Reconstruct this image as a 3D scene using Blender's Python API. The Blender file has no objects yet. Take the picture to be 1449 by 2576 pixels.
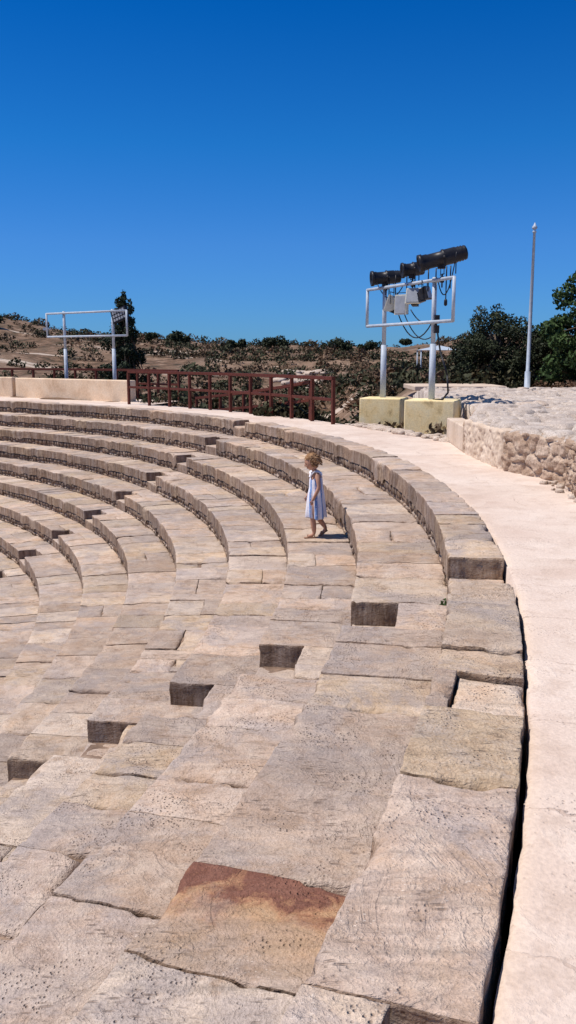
import bpy, math, random
import numpy as np
from mathutils import Vector, Matrix, noise as mnoise
random.seed(7); rng=np.random.RandomState(7)
S=bpy.context.scene; D2R=math.pi/180
CX,CY=-21.371,9.82; R0=22.833; TR=.7315; DROP=.3743
THN=-.1495; THF=.4967
SUN_EL=62; SUN_DIR=Vector((-math.cos(SUN_EL*D2R)*.995,-math.cos(SUN_EL*D2R)*.06,math.sin(SUN_EL*D2R))).normalized()

# ---------------- noise ----------------
def hsh(ix,iy,seed=0):
    n=(ix.astype(np.int64)*374761393+iy.astype(np.int64)*668265263+seed*974711)&0x7fffffff
    n=((n^(n>>13))*1274126177)&0x7fffffff
    n=(n^(n>>16))&0xffff
    return n/65535.0
def vn(x,y,seed=0):
    x=np.asarray(x,float);y=np.asarray(y,float)
    ix=np.floor(x);iy=np.floor(y);fx=x-ix;fy=y-iy
    fx=fx*fx*(3-2*fx);fy=fy*fy*(3-2*fy)
    a=hsh(ix,iy,seed);b=hsh(ix+1,iy,seed);c=hsh(ix,iy+1,seed);d=hsh(ix+1,iy+1,seed)
    return (a*(1-fx)+b*fx)*(1-fy)+(c*(1-fx)+d*fx)*fy
def fbm(x,y,seed=0,o=4):
    s=0;a=.5;t=0
    for i in range(o):
        s=s+a*vn(x*2**i,y*2**i,seed+i*17);t+=a;a*=.5
    return s/t
def worley(x,y,seed=0):
    ix=np.floor(x);iy=np.floor(y);f1=np.full(x.shape,9.);f2=f1.copy();cid=np.zeros(x.shape)
    for dx in(-1,0,1):
        for dy in(-1,0,1):
            jx=ix+dx;jy=iy+dy
            px=jx+.1+.8*hsh(jx,jy,seed);py=jy+.1+.8*hsh(jx,jy,seed+5)
            d=np.hypot(px-x,py-y)
            m=d<f1
            f2=np.where(m,f1,np.minimum(f2,d));cid=np.where(m,hsh(jx,jy,seed+9),cid);f1=np.where(m,d,f1)
    return f1,f2,cid

# ---------------- mesh helpers ----------------
def fastmesh(name,V,Q,mat,tint=None,uv=None,parent=None,smooth=False,k=4):
    V=np.asarray(V,np.float32);Q=np.asarray(Q,np.int32)
    me=bpy.data.meshes.new(name)
    me.vertices.add(len(V));me.vertices.foreach_set('co',V.ravel())
    me.loops.add(Q.size);me.loops.foreach_set('vertex_index',Q.ravel())
    me.polygons.add(len(Q));me.polygons.foreach_set('loop_start',np.arange(0,Q.size,k,dtype=np.int32))
    me.polygons.foreach_set('loop_total',np.full(len(Q),k,np.int32))
    if smooth: me.polygons.foreach_set('use_smooth',np.ones(len(Q),bool))
    if tint is not None:
        a=me.color_attributes.new('tint','FLOAT_COLOR','POINT');a.data.foreach_set('color',np.asarray(tint,np.float32).ravel())
    if uv is not None:
        u=me.uv_layers.new(name='UVMap');u.data.foreach_set('uv',np.asarray(uv,np.float32)[Q.ravel()].ravel())
    me.update(calc_edges=True);me.validate()
    o=bpy.data.objects.new(name,me);S.collection.objects.link(o)
    me.materials.append(mat)
    if parent: o.parent=parent
    return o
def empty(name):
    e=bpy.data.objects.new(name,None);S.collection.objects.link(e);return e
def gridq(n,m,off=0):
    i,j=np.meshgrid(np.arange(n-1),np.arange(m-1),indexing='ij')
    a=(i*m+j).ravel()+off
    return np.stack([a,a+m,a+m+1,a+1],1)
def frame(d):
    d=Vector(d).normalized();u=Vector((0,0,1)) if abs(d.z)<.95 else Vector((1,0,0))
    a=d.cross(u).normalized();b=a.cross(d).normalized();return d,a,b
class MB:
    def __init__(s): s.v=[];s.f=[];s.m=[];s.s=[]
    def add(s,vs,fs,mat=0,sm=False):
        o=len(s.v);s.v+=[tuple(v) for v in vs];s.f+=[tuple(i+o for i in f) for f in fs];s.m+=[mat]*len(fs);s.s+=[sm]*len(fs)
    def box(s,c,size,R=None,mat=0,bev=0):
        hx,hy,hz=[q/2 for q in size];vs=[]
        for z in(-hz,hz):
            for x,y in((-hx,-hy),(hx,-hy),(hx,hy),(-hx,hy)):
                v=Vector((x,y,z));v=R@v if R is not None else v
                vs.append(v+Vector(c))
        s.add(vs,[(3,2,1,0),(4,5,6,7),(0,1,5,4),(1,2,6,5),(2,3,7,6),(3,0,4,7)],mat)
    def beam(s,p0,p1,w,h,mat=0):
        p0=Vector(p0);p1=Vector(p1);d,a,b=frame(p1-p0);L=(p1-p0).length
        R=Matrix((a,d,b)).transposed();s.box((p0+p1)/2,(w,L,h),R,mat)
    def lathe(s,o,d,prof,n=16,mat=0,sm=True):
        d,a,b=frame(d);o=Vector(o);vs=[];fs=[]
        for (t,r) in prof:
            for i in range(n):
                q=2*math.pi*i/n;vs.append(o+d*t+(a*math.cos(q)+b*math.sin(q))*r)
        for k in range(len(prof)-1):
            for i in range(n):
                j=(i+1)%n;fs.append((k*n+i,k*n+j,(k+1)*n+j,(k+1)*n+i))
        fs.append(tuple(range(n))[::-1]);fs.append(tuple((len(prof)-1)*n+i for i in range(n)))
        s.add(vs,fs,mat,sm)
    def tube(s,p0,p1,r0,r1=None,n=10,mat=0):
        p0=Vector(p0);p1=Vector(p1);r1=r0 if r1 is None else r1
        s.lathe(p0,p1-p0,[(0,r0),((p1-p0).length,r1)],n,mat)
    def path(s,pts,r,n=6,mat=0):
        for a,b in zip(pts[:-1],pts[1:]): s.tube(a,b,r,r,n,mat)
    def obj(s,name,mats,parent=None,bevel=0):
        me=bpy.data.meshes.new(name);me.from_pydata(s.v,[],s.f)
        for m in mats: me.materials.append(m)
        me.polygons.foreach_set('material_index',s.m);me.polygons.foreach_set('use_smooth',s.s);me.update()
        o=bpy.data.objects.new(name,me);S.collection.objects.link(o)
        if parent:o.parent=parent
        if bevel:
            b=o.modifiers.new('bev','BEVEL');b.width=bevel;b.segments=2;b.limit_method='ANGLE'
        return o

# ---------------- materials ----------------
class NT:
    def __init__(s,name):
        s.mat=bpy.data.materials.new(name);s.mat.use_nodes=True;s.t=s.mat.node_tree;s.t.nodes.clear()
        s.out=s.t.nodes.new('ShaderNodeOutputMaterial');s.b=s.t.nodes.new('ShaderNodeBsdfPrincipled')
        s.t.links.new(s.b.outputs[0],s.out.inputs[0]);s.b.inputs['Roughness'].default_value=.9
        s.b.inputs['Specular IOR Level'].default_value=.2
    def n(s,ty,ins={},**kw):
        x=s.t.nodes.new(ty)
        for k,v in kw.items(): setattr(x,k,v)
        for k,v in ins.items():
            if isinstance(v,bpy.types.NodeSocket): s.t.links.new(v,x.inputs[k])
            else: x.inputs[k].default_value=v
        return x
    def coord(s,scale=(1,1,1),which='Object',rot=(0,0,0)):
        c=s.n('ShaderNodeTexCoord').outputs[which]
        return s.n('ShaderNodeMapping',{0:c,2:rot,3:scale}).outputs[0]
    def noise(s,v,scale,detail=5,rough=.55,dist=0):
        return s.n('ShaderNodeTexNoise',{'Vector':v,'Scale':scale,'Detail':detail,'Roughness':rough,'Distortion':dist}).outputs[0]
    def vor(s,v,scale,feature='F1',out='Distance',rand=1):
        return s.n('ShaderNodeTexVoronoi',{'Vector':v,'Scale':scale,'Randomness':rand},feature=feature).outputs[out]
    def ramp(s,f,stops,interp='LINEAR'):
        r=s.n('ShaderNodeValToRGB',{0:f});e=r.color_ramp;e.interpolation=interp
        while len(e.elements)<len(stops): e.elements.new(.5)
        for q,(p,c) in zip(e.elements,stops):
            q.position=p;q.color=(c,c,c,1) if not hasattr(c,'__len__') else (*c,1)
        return r.outputs[0]
    def mix(s,f,a,b,mode='MIX'):
        m=s.n('ShaderNodeMix',data_type='RGBA',blend_type=mode)
        for k,v in ((0,f),(6,a),(7,b)):
            if isinstance(v,bpy.types.NodeSocket): s.t.links.new(v,m.inputs[k])
            else: m.inputs[k].default_value=v if k==0 else (*v,1)
        return m.outputs[2]
    def math(s,op,a,b=0,c=0):
        m=s.n('ShaderNodeMath',operation=op)
        for k,v in enumerate((a,b,c)):
            if isinstance(v,bpy.types.NodeSocket): s.t.links.new(v,m.inputs[k])
            else: m.inputs[k].default_value=v
        return m.outputs[0]
    def attr(s):
        a=s.n('ShaderNodeAttribute',attribute_name='tint');q=s.n('ShaderNodeSeparateColor',{0:a.outputs['Color']})
        return q.outputs[0],q.outputs[1],q.outputs[2],a.outputs['Alpha']
    def nz(s):
        g=s.n('ShaderNodeNewGeometry').outputs['True Normal'];return s.n('ShaderNodeSeparateXYZ',{0:g}).outputs[2]
    def bump(s,h,st=.5,dist=.01):
        b=s.n('ShaderNodeBump',{'Height':h,'Strength':st,'Distance':dist});s.t.links.new(b.outputs[0],s.b.inputs['Normal'])
    def col(s,c):
        if isinstance(c,bpy.types.NodeSocket): s.t.links.new(c,s.b.inputs['Base Color'])
        else: s.b.inputs['Base Color'].default_value=(*c,1)
        return s.mat

def m_stone(name='seat_stone',dark=1.0):
    t=NT(name);P=t.coord();r,g,b,a=t.attr()
    P2=t.coord((1.7,9,8),rot=(0,0,.10))
    n1=t.noise(P,1.0,5,.6,.6);n2=t.noise(P,6,6,.72,.5);n3=t.noise(P,80,3,.6);st=t.noise(P2,1.3,6,.72,2.4)
    f=t.math('ADD',t.math('MULTIPLY',n1,.35),t.math('MULTIPLY',b,.72))
    c=t.ramp(f,[(.12,(.55,.375,.25)),(.26,(.59,.43,.32)),(.38,(.50,.395,.33)),(.50,(.59,.415,.295)),(.62,(.47,.375,.32)),(.74,(.61,.44,.285)),(.88,(.66,.53,.42))])
    c=t.mix(t.ramp(n2,[(.47,0),(.62,.6)]),c,(.69,.55,.43))
    c=t.mix(t.ramp(n2,[(.34,.75),(.47,0)]),c,(.40,.27,.18))
    sf=t.ramp(t.noise(P,1.4,3),[(.38,.2),(.60,.9)])
    c=t.mix(sf,c,t.ramp(st,[(.30,.50),(.41,.80),(.52,1.0),(.72,1.08)]),'MULTIPLY')
    gp=t.noise(P,1.7,7,.72,.4)
    c=t.mix(t.ramp(gp,[(.49,0),(.59,.7)]),c,(.43,.36,.325))
    c=t.mix(t.ramp(gp,[(.34,.55),(.45,0)]),c,(.61,.40,.25))
    ws=t.noise(P,.6,7,.7,.7);c=t.mix(t.ramp(ws,[(.50,0),(.62,.5)]),c,(.42,.315,.245))
    fl=t.noise(P,2.1,7,.66,.8);s1=t.ramp(fl,[(.445,0),(.475,1)]);s2=t.ramp(fl,[(.535,0),(.562,1)])
    c=t.mix(t.math('MULTIPLY',s2,.22),c,(.72,.58,.46))
    ed=t.math('MULTIPLY',t.ramp(fl,[(.436,0),(.448,1),(.464,0)]),t.ramp(n1,[(.45,0),(.6,.3)]))
    c=t.mix(ed,c,(.34,.22,.145))
    # veins
    w=t.noise(P,4.5,3,.5,1.5);fr=t.math('FRACT',t.math('MULTIPLY',w,9));ve=t.math('ABSOLUTE',t.math('SUBTRACT',fr,.5))
    vm=t.math('MULTIPLY',t.ramp(ve,[(.03,1),(.14,0)]),t.ramp(a,[(.5,0),(1,.55)]))
    c=t.mix(t.ramp(a,[(.5,0),(1,.25)]),c,(.66,.50,.32))
    c=t.mix(vm,c,(.42,.28,.17))
    # small cavities, clustered
    pv=t.vor(P,52);pm=t.math('MULTIPLY',t.ramp(pv,[(.08,1),(.34,0)]),t.ramp(t.noise(P,3.3,4),[(.49,0),(.62,.65)]))
    pv2=t.vor(P2,7);pm2=t.math('MULTIPLY',t.ramp(pv2,[(.08,1),(.34,0)]),t.ramp(t.noise(P,4,4),[(.48,0),(.62,.55)]))
    pmm=t.math('MAXIMUM',pm,pm2)
    c=t.mix(pmm,c,(.31,.20,.14))
    wv=t.vor(t.coord((1,1.6,1)),48);c=t.mix(t.math('MULTIPLY',t.ramp(wv,[(.08,1),(.24,0)]),t.ramp(t.noise(P,5.5,3),[(.46,0),(.6,.7)])),c,(.80,.69,.58))
    # iron stain
    sn=t.math('ADD',g,t.math('MULTIPLY',t.math('SUBTRACT',n2,.5),1.7))
    sg=t.math('MULTIPLY',t.ramp(g,[(.02,0),(.12,1)]),t.ramp(t.math('ADD',gp,t.math('MULTIPLY',g,.45)),[(.54,.0),(.76,.92)]))
    sc=t.ramp(sn,[(.2,(.60,.40,.24)),(.50,(.58,.34,.18)),(.68,(.42,.20,.105)),(.82,(.21,.075,.045)),(.97,(.27,.11,.07))])
    c=t.mix(sg,c,sc)
    # streaky weathering of the steep faces, doubling as painted shade on stair slot ends
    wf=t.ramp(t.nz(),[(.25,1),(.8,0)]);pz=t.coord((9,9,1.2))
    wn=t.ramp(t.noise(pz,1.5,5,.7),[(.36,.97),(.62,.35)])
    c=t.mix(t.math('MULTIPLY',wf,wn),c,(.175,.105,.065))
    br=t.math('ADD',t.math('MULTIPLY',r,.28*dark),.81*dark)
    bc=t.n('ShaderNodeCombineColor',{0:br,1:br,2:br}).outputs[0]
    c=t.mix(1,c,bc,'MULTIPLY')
    c=t.mix(1,c,t.ramp(n3,[(.3,.84),(.7,1.09)]),'MULTIPLY')
    h=t.math('ADD',t.math('MULTIPLY',n2,1.2),t.math('MULTIPLY',n3,.4))
    h=t.math('ADD',h,t.math('MULTIPLY',st,.7));h=t.math('SUBTRACT',h,t.math('MULTIPLY',pmm,.9))
    h=t.math('ADD',h,t.math('MULTIPLY',t.math('ADD',s1,s2),.16))
    t.bump(h,.9,.025)
    return t.col(c)
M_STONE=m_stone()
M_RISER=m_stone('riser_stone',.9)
def m_simple(name,cols,scale=3,bump=.3,rough=.85,bd=.01,metal=0,detail=6):
    t=NT(name);P=t.coord();n=t.noise(P,scale,detail,.6,.3)
    k=len(cols);c=t.ramp(n,[(.3+.4*i/(k-1),q) for i,q in enumerate(cols)])
    n3=t.noise(P,scale*12,4);c=t.mix(1,c,t.ramp(n3,[(.3,.85),(.7,1.08)]),'MULTIPLY')
    t.b.inputs['Roughness'].default_value=rough;t.b.inputs['Metallic'].default_value=metal
    t.bump(t.math('ADD',n,t.math('MULTIPLY',n3,.5)),bump,bd);return t.col(c)
M_MORTAR=m_simple('mortar',[(.08,.05,.032),(.22,.145,.10),(.50,.37,.27)],3,.6)
def m_walk():
    t=NT('walkway_stone');P=t.coord();U=t.coord(which='UV')
    n1=t.noise(P,.8,6,.6);n2=t.noise(P,5,7,.72);n3=t.noise(P,60,4)
    c=t.ramp(n1,[(.3,(.61,.465,.37)),(.5,(.69,.555,.455)),(.7,(.75,.63,.53))])
    c=t.mix(t.ramp(n2,[(.36,.6),(.48,0)]),c,(.55,.42,.33))
    U2=t.n('ShaderNodeVectorMath',{0:U,1:t.n('ShaderNodeVectorMath',{0:t.n('ShaderNodeTexNoise',{'Vector':P,'Scale':1.6,'Detail':6.,'Roughness':.65}).outputs[1],1:(.30,.30,0)},operation='MULTIPLY').outputs[0]},operation='ADD').outputs[0]
    br=t.n('ShaderNodeTexBrick',{'Vector':U2,'Color1':(1,1,1,1),'Color2':(.90,.88,.86,1),'Mortar':(.9,.88,.86,1),'Scale':1.,'Mortar Size':.006,'Mortar Smooth':.5,'Brick Width':1.5,'Row Height':.8})
    jf=t.math('MULTIPLY',br.outputs['Fac'],t.ramp(t.noise(P,1.1,3),[(.42,0),(.56,.6)]))
    c=t.mix(.45,c,br.outputs[0],'MULTIPLY');c=t.mix(jf,c,(.42,.30,.23))
    fl=t.noise(P,1.9,7,.66,.8);s2=t.ramp(fl,[(.53,0),(.56,1)])
    c=t.mix(t.math('MULTIPLY',s2,.22),c,(.80,.68,.57))
    pv=t.vor(P,45);pm=t.math('MULTIPLY',t.ramp(pv,[(.08,1),(.30,0)]),t.ramp(t.noise(P,2.6,4),[(.48,0),(.62,.6)]))
    c=t.mix(pm,c,(.44,.31,.235));c=t.mix(1,c,t.ramp(n3,[(.3,.88),(.7,1.06)]),'MULTIPLY')
    h=t.math('SUBTRACT',t.math('ADD',n2,t.math('MULTIPLY',n3,.35)),t.math('ADD',t.math('MULTIPLY',jf,.6),pm))
    h=t.math('ADD',h,t.math('MULTIPLY',s2,.15))
    t.bump(h,.65,.016);return t.col(c)
M_WALK=m_walk()
def m_terrain():
    t=NT('scrubland_ground');P=t.coord()
    n1=t.noise(P,.07,8,.65,.5);n2=t.noise(P,.6,7,.7);n3=t.noise(P,5,5,.7)
    c=t.ramp(n2,[(.34,(.035,.030,.016)),(.44,(.085,.055,.030)),(.53,(.15,.088,.052)),(.61,(.24,.155,.10)),(.73,(.40,.30,.215))])
    c=t.mix(t.ramp(n1,[(.46,.0),(.60,.75)]),c,t.ramp(n3,[(.35,(.17,.105,.065)),(.6,(.33,.23,.16))]))
    Pl=t.coord((.35,1.6,1));n4=t.noise(Pl,.12,6,.6)
    c=t.mix(t.ramp(n4,[(.59,0),(.64,.85)]),c,(.54,.44,.35))
    xs=t.n('ShaderNodeSeparateXYZ',{0:P});y=xs.outputs[1];x=xs.outputs[0]
    near=t.math('MULTIPLY',t.ramp(t.math('DIVIDE',y,100),[(.26,1),(.36,0)]),t.ramp(t.math('DIVIDE',x,10),[(.12,0),(.25,1)]))
    c=t.mix(near,c,t.ramp(n3,[(.35,(.42,.31,.23)),(.6,(.61,.49,.39))]))
    t.bump(n3,.8,.1);return t.col(c)
M_TERR=m_terrain()
def m_leaf(name,a,b,dry=(.135,.075,.042)):
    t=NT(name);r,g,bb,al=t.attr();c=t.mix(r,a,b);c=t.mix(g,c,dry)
    t.b.inputs['Roughness'].default_value=.7
    return t.col(c)
M_SCRUB=m_leaf('scrub_leaves',(.014,.019,.008),(.075,.074,.032))
M_CONIF=m_leaf('conifer_leaves',(.010,.018,.009),(.032,.046,.020))
M_OLIVE=m_leaf('olive_leaves',(.014,.020,.009),(.058,.070,.030))
M_FIG=m_leaf('broad_leaves',(.020,.038,.012),(.085,.14,.040))
M_BARK=m_simple('bark',[(.06,.045,.03),(.16,.12,.09)],9,.8)
M_WHITE=m_simple('galvanised_paint',[(.36,.42,.49),(.52,.57,.62)],6,.1,.45)
M_BLACK=m_simple('black_enamel',[(.012,.012,.016),(.03,.03,.035)],8,.1,.4)
M_CREAM=m_simple('cream_housing',[(.46,.46,.40),(.60,.60,.53)],8,.1,.5)
M_GLASS=m_simple('lamp_glass',[(.25,.27,.3),(.35,.37,.4)],8,.05,.15)
M_RUST=m_simple('rust_brown_paint',[(.085,.022,.014),(.13,.035,.022)],9,.2,.6)
M_PLINTH=m_simple('yellow_concrete',[(.42,.30,.14),(.88,.69,.35),(.90,.75,.43),(.90,.78,.52)],3,.6,.9)
M_PARA=m_simple('parapet_render',[(.60,.41,.26),(.76,.57,.39),(.80,.63,.46)],1.6,.3,.9)
M_CONC=m_simple('pale_concrete',[(.54,.41,.30),(.68,.55,.43)],2,.5,.9,.02)
def m_rock(name='rough_rock',lo=(.24,.155,.10),mid=(.44,.31,.22),hi=(.60,.47,.36),sc=2.5,relief=0):
    t=NT(name);P=t.coord();n=t.noise(P,sc,7,.7,.4);v=t.vor(P,sc*7,'DISTANCE_TO_EDGE');n3=t.noise(P,40,4)
    c=t.ramp(n,[(.3,lo),(.48,mid),(.66,hi)]);c=t.mix(t.ramp(v,[(.02,.3),(.1,0)]),c,(.2,.13,.09))
    pv=t.vor(P,26);c=t.mix(t.ramp(pv,[(.12,.7),(.32,0)]),c,(.20,.13,.085))
    if relief:
        r,g,b,a=t.attr();c=t.mix(t.ramp(r,[(0,.97),(.6,0)]),c,(.10,.065,.045));c=t.mix(t.math('MULTIPLY',b,.4),c,(.42,.345,.29))  # shadow lines between stones painted into the colour, dark where relief is low
    c=t.mix(1,c,t.ramp(n3,[(.3,.8),(.7,1.12)]),'MULTIPLY')
    t.bump(t.math('ADD',n,t.math('MULTIPLY',n3,.3)),.9,.04);return t.col(c)
M_ROCK=m_rock()
M_PALE=m_rock('pale_rock',(.38,.29,.215),(.57,.455,.36),(.70,.60,.50),3)
M_RUIN=m_rock('ruin_rock',(.36,.29,.235),(.55,.465,.395),(.70,.62,.54),3,1)

# ---------------- seating ----------------
BV=[];BQ=[];BT=[];nb=0
def addgrid(X,Y,Z,tint,skirt):
    global nb
    n,m=X.shape
    V=np.stack([X.ravel(),Y.ravel(),Z.ravel()],1);Q=gridq(n,m)
    idx=np.arange(n*m).reshape(n,m)
    per=np.concatenate([idx[:,0],idx[-1,1:],idx[-2::-1,-1],idx[0,-2:0:-1]])
    T=tint
    vs=[V];qs=[Q];ts=[T];prev=per;off=n*m;c=V.mean(0)
    pv=V[per]
    for dz in skirt:
        nx=(vn(pv[:,0]*13+dz*40,pv[:,1]*13+pv[:,0]*7,3)-.5);w=pv.copy()
        dirv=pv[:,:2]-c[:2];dirv/=np.linalg.norm(dirv,axis=1)[:,None]+1e-6
        w[:,:2]+=dirv*(nx*.02)[:,None]
        w[:,2]=pv[:,2]-dz
        cur=np.arange(len(per))+off;off+=len(per)
        a=prev;b=np.roll(prev,-1);cc=np.roll(cur,-1)
        qs.append(np.stack([a,cur,cc,b],1));vs.append(w);ts.append(T[per]);prev=cur
    V=np.concatenate(vs);Q=np.concatenate(qs)+nb;BV.append(V);BQ.append(Q);BT.append(np.concatenate(ts));nb+=len(V)
def axis(L,step,far):
    e=.04 if L>.12 else L*.3
    inner=np.linspace(e,L-e,max(2,int((L-2*e)/step)+1))
    if far: return np.concatenate([[0,.012],inner,[L-.012,L]])
    return np.concatenate([[0,.005,.013,.024],inner,[L-.024,L-.013,L-.005,L]])
def block(r0,r1,t0,t1,z,th=.2,stain=0,vein=0,tr=None,jit=.009,tb=None):
    rm=(r0+r1)/2;L=(t1-t0)*rm;W=r1-r0;tc=(t0+t1)/2
    d=math.hypot(CX+rm*math.cos(tc),CY+rm*math.sin(tc))
    step=min(.14,max(.018,d*.006));far=d>13
    s=axis(L,step,far);t=axis(W,step,far);Sg,Tg=np.meshgrid(s,t,indexing='ij')
    e=np.minimum(np.minimum(Sg,L-Sg),np.minimum(Tg,W-Tg))
    gap=.0015+(rng.rand()**2.2)*.007
    ang=t0+(gap+Sg*(L-2*gap)/L)/rm;r=r0+Tg*(W-.003)/W
    x=CX+r*np.cos(ang);y=CY+r*np.sin(ang)
    j=(rng.rand()-.5)*2*jit
    ed=np.exp(-e/.025)
    wx=(fbm(x*4,y*4,11)-.5)*.035+(fbm(x*17,y*17,21)-.5)*.018;wy=(fbm(x*4+9,y*4,31)-.5)*.035+(fbm(x*17,y*17+5,41)-.5)*.018
    zz=z+j+(rng.rand()-.5)*.012*(Sg/L-.5)+(rng.rand()-.5)*.016*(Tg/W-.5)
    zz=zz+(fbm(x*1.8,y*1.8,51)-.5)*.020+(fbm(x*9,y*9,61)-.5)*.010
    st=fbm(x*2.5+y*.3,y*16,71,3);zz=zz+(st-.5)*.006
    fl=fbm(x*1.6,y*2.4,91,5);zz=zz+.005*np.clip((fl-.52)/.03,0,1)+.004*np.clip((fl-.42)/.03,0,1)-.005
    rd=.002+.006*rng.rand()**2
    zz=zz-rd*np.exp(-e/.007)-.07*np.maximum(0,fbm(x*4.5,y*4.5,81)-.56)/.2*np.exp(-e/.018)
    x=x+wx*ed*.6;y=y+wy*ed*.6
    T=np.zeros((Sg.size,4));T[:,0]=rng.rand() if tr is None else tr;T[:,2]=rng.rand() if tb is None else tb;T[:,3]=vein
    if stain: T[:,1]=np.clip(.13+stain*(Sg.ravel()/L)*.8,0,1)
    addgrid(x,y,zz,T,[.02,.07,.13,th])
TA,TB=-38*D2R,80*D2R
STAIRS=[THN,THF,THF+.646]
W_SL=.65
def cut(a,b,forced):
    return [a]+[f for f in sorted(forced) if a+1e-4<f<b-1e-4]+[b]
NR=13
for k in range(NR):
    Rk=R0-TR*k;z=-DROP*k
    outer=R0+.42 if k==0 else Rk+TR+.035
    slots=[(t-W_SL/(Rk+.2),t) for t in STAIRS]
    segs=[];cur=TA
    for a,b in slots: segs.append((cur,a));cur=b
    segs.append((cur,TB))
    forced={0:[-22.6,-20.34,-17.5,-15.85,-14.7,-13.75,-11.6],1:[-21.8,-19.35,-18.0,-16.2,-13.9],2:[-20,-17.6,-15.7]}.get(k,[])
    forced=[f*D2R for f in forced]
    for a,b in segs:
        pts=cut(a,b,forced)
        for p,q in zip(pts[:-1],pts[1:]):
            if (q-p)*Rk>1.25:
                n=max(2,int(round((q-p)*Rk/rng.uniform(.48,.62))));w=rng.uniform(.5,1.5,n);w=np.cumsum(w)/w.sum();js=[p]+[p+(q-p)*u for u in w]
            else: js=[p,q]
            for s0,s1 in zip(js[:-1],js[1:]):
                m=math.degrees((s0+s1)/2)
                if k==0 and -15.8<m<-14.7:
                    block(Rk,Rk+.10,s0,s1,z+.005,.2,jit=.002);block(Rk+.11,outer,s0,s1,z-.035,.17,tr=1.1,tb=.95,jit=0);continue
                if k==0 and m<-20.34 and m>-22.6:
                    block(Rk,Rk+.21,s0,s1,z+.015,.2,tr=1,tb=.9);block(Rk+.215,outer,s0,s1,z-.05,.15,stain=.35,jit=0);continue
                stain=1.0 if (k==1 and -19.35<m<-18.0) else (.0)
                vein=1 if (k==0 and -17.5<m<-15.85) else (1. if rng.rand()<.04 else 0)
                if k>0 and rng.rand()<.18 and not stain:
                    mid=Rk+TR*rng.uniform(.4,.6)
                    block(Rk,mid,s0,s1,z,.2);block(mid+.003,outer,s0,s1,z,.2)
                else: block(Rk,outer,s0,s1,z,.2,stain=stain,vein=vein,tb=(.32 if stain else None))
    for a,b in slots:
        half=Rk+.37
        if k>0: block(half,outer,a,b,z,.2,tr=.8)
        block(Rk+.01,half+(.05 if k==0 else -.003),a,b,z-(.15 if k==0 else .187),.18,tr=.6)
seat=empty('amphitheatre_seating')
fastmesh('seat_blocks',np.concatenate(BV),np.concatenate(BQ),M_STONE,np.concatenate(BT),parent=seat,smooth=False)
th=np.linspace(TA,TB,260);V=[];Q=[];o=0
for k in range(NR):
    Rk=R0-TR*k;z=-DROP*k
    outr=R0+.36 if k==0 else Rk+TR+.12
    prof=[(Rk+.05,z-DROP-.02),(Rk+.045,z-.2),(Rk+.4,z-.2) if k>0 else (Rk+.2,z-.2),(Rk+.41,z-.034) if k>0 else (Rk+.3,z-.21),(outr,z-.034) if k>0 else (outr,z-.21)]
    for (r,zz) in prof:
        V.append(np.stack([CX+r*np.cos(th),CY+r*np.sin(th),np.full(th.shape,zz)],1))
    Q.append(gridq(len(prof),len(th),o));o+=len(prof)*len(th)
fastmesh('mortar_bed',np.concatenate(V),np.concatenate(Q),M_MORTAR,parent=seat)
V=[];Q=[];o=0
for k in range(NR):
    Rk=R0-TR*k;z=-DROP*k;zt=.075 if k==0 else .036
    sl=[(t-W_SL/(Rk+.2),t) for t in STAIRS];cur=TA;sg=[]
    for a,b in sl: sg.append((cur,a-.002));cur=b+.002
    sg.append((cur,TB))
    for a,b in sg:
        tt=np.linspace(a,b,60)
        for r,zz in((Rk+.035,z-.19),(Rk+.035,z-zt),(Rk+.40,z-zt-.002)):
            V.append(np.stack([CX+r*np.cos(tt),CY+r*np.sin(tt),np.full(tt.shape,zz)],1))
        Q.append(gridq(3,60,o));o+=180
fastmesh('joint_mortar',np.concatenate(V),np.concatenate(Q),M_MORTAR,parent=seat)

# rocks
import bmesh
bm=bmesh.new();bmesh.ops.create_icosphere(bm,subdivisions=2,radius=1);bm.verts.ensure_lookup_table()
ICO=np.array([v.co[:] for v in bm.verts]);ICF=np.array([[v.index for v in f.verts] for f in bm.faces]);bm.free()
def rocks(name,items,mat,parent=None,sm=False):
    V=[];F=[];T=[];o=0
    for (x,y,z,sx,sy,sz,rot) in items:
        v=ICO.copy();v=np.sign(v)*np.abs(v)**.6
        q=rng.rand()*50
        v=v*(1+ (vn(v[:,0]*1.7+q,v[:,1]*1.7+v[:,2]*1.3,5)-.5)*.5)[:,None]
        v=v*np.array([sx,sy,sz])/1.15;c,s=math.cos(rot),math.sin(rot)
        X=v[:,0]*c-v[:,1]*s+x;Y=v[:,0]*s+v[:,1]*c+y
        V.append(np.stack([X,Y,v[:,2]+z],1));F.append(ICF+o);o+=len(v)
        T.append(np.tile([rng.rand(),0,rng.rand(),0],(len(v),1)))
    return fastmesh(name,np.concatenate(V),np.concatenate(F),mat,np.concatenate(T),parent=parent,k=3,smooth=sm)
it=[]
for k in range(10):
    Rk=R0-TR*k;z=-DROP*k
    t=0.0-.12
    while t<1.25:
        L=rng.uniform(.07,.24);hh=rng.uniform(.05,.085);tt=t+L/2/Rk
        r=Rk+.055;it.append((CX+r*math.cos(tt),CY+r*math.sin(tt),z-.2-hh*.95,.05,L/2,hh,tt))
        if hh<.07: it.append((CX+(r+.01)*math.cos(tt),CY+(r+.01)*math.sin(tt),z-.37,.05,L/2.2,.04,tt))
        t+=L/Rk
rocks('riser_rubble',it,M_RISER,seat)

a=np.linspace(0,2*math.pi,97);rr=np.array([.05,5,10,14.2]);A,R=np.meshgrid(a,rr)
fastmesh('orchestra_floor',np.stack([(CX+R*np.cos(A)).ravel(),(CY+R*np.sin(A)).ravel(),np.full(A.size,-DROP*NR)],1),gridq(4,97),M_CONC)

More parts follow.
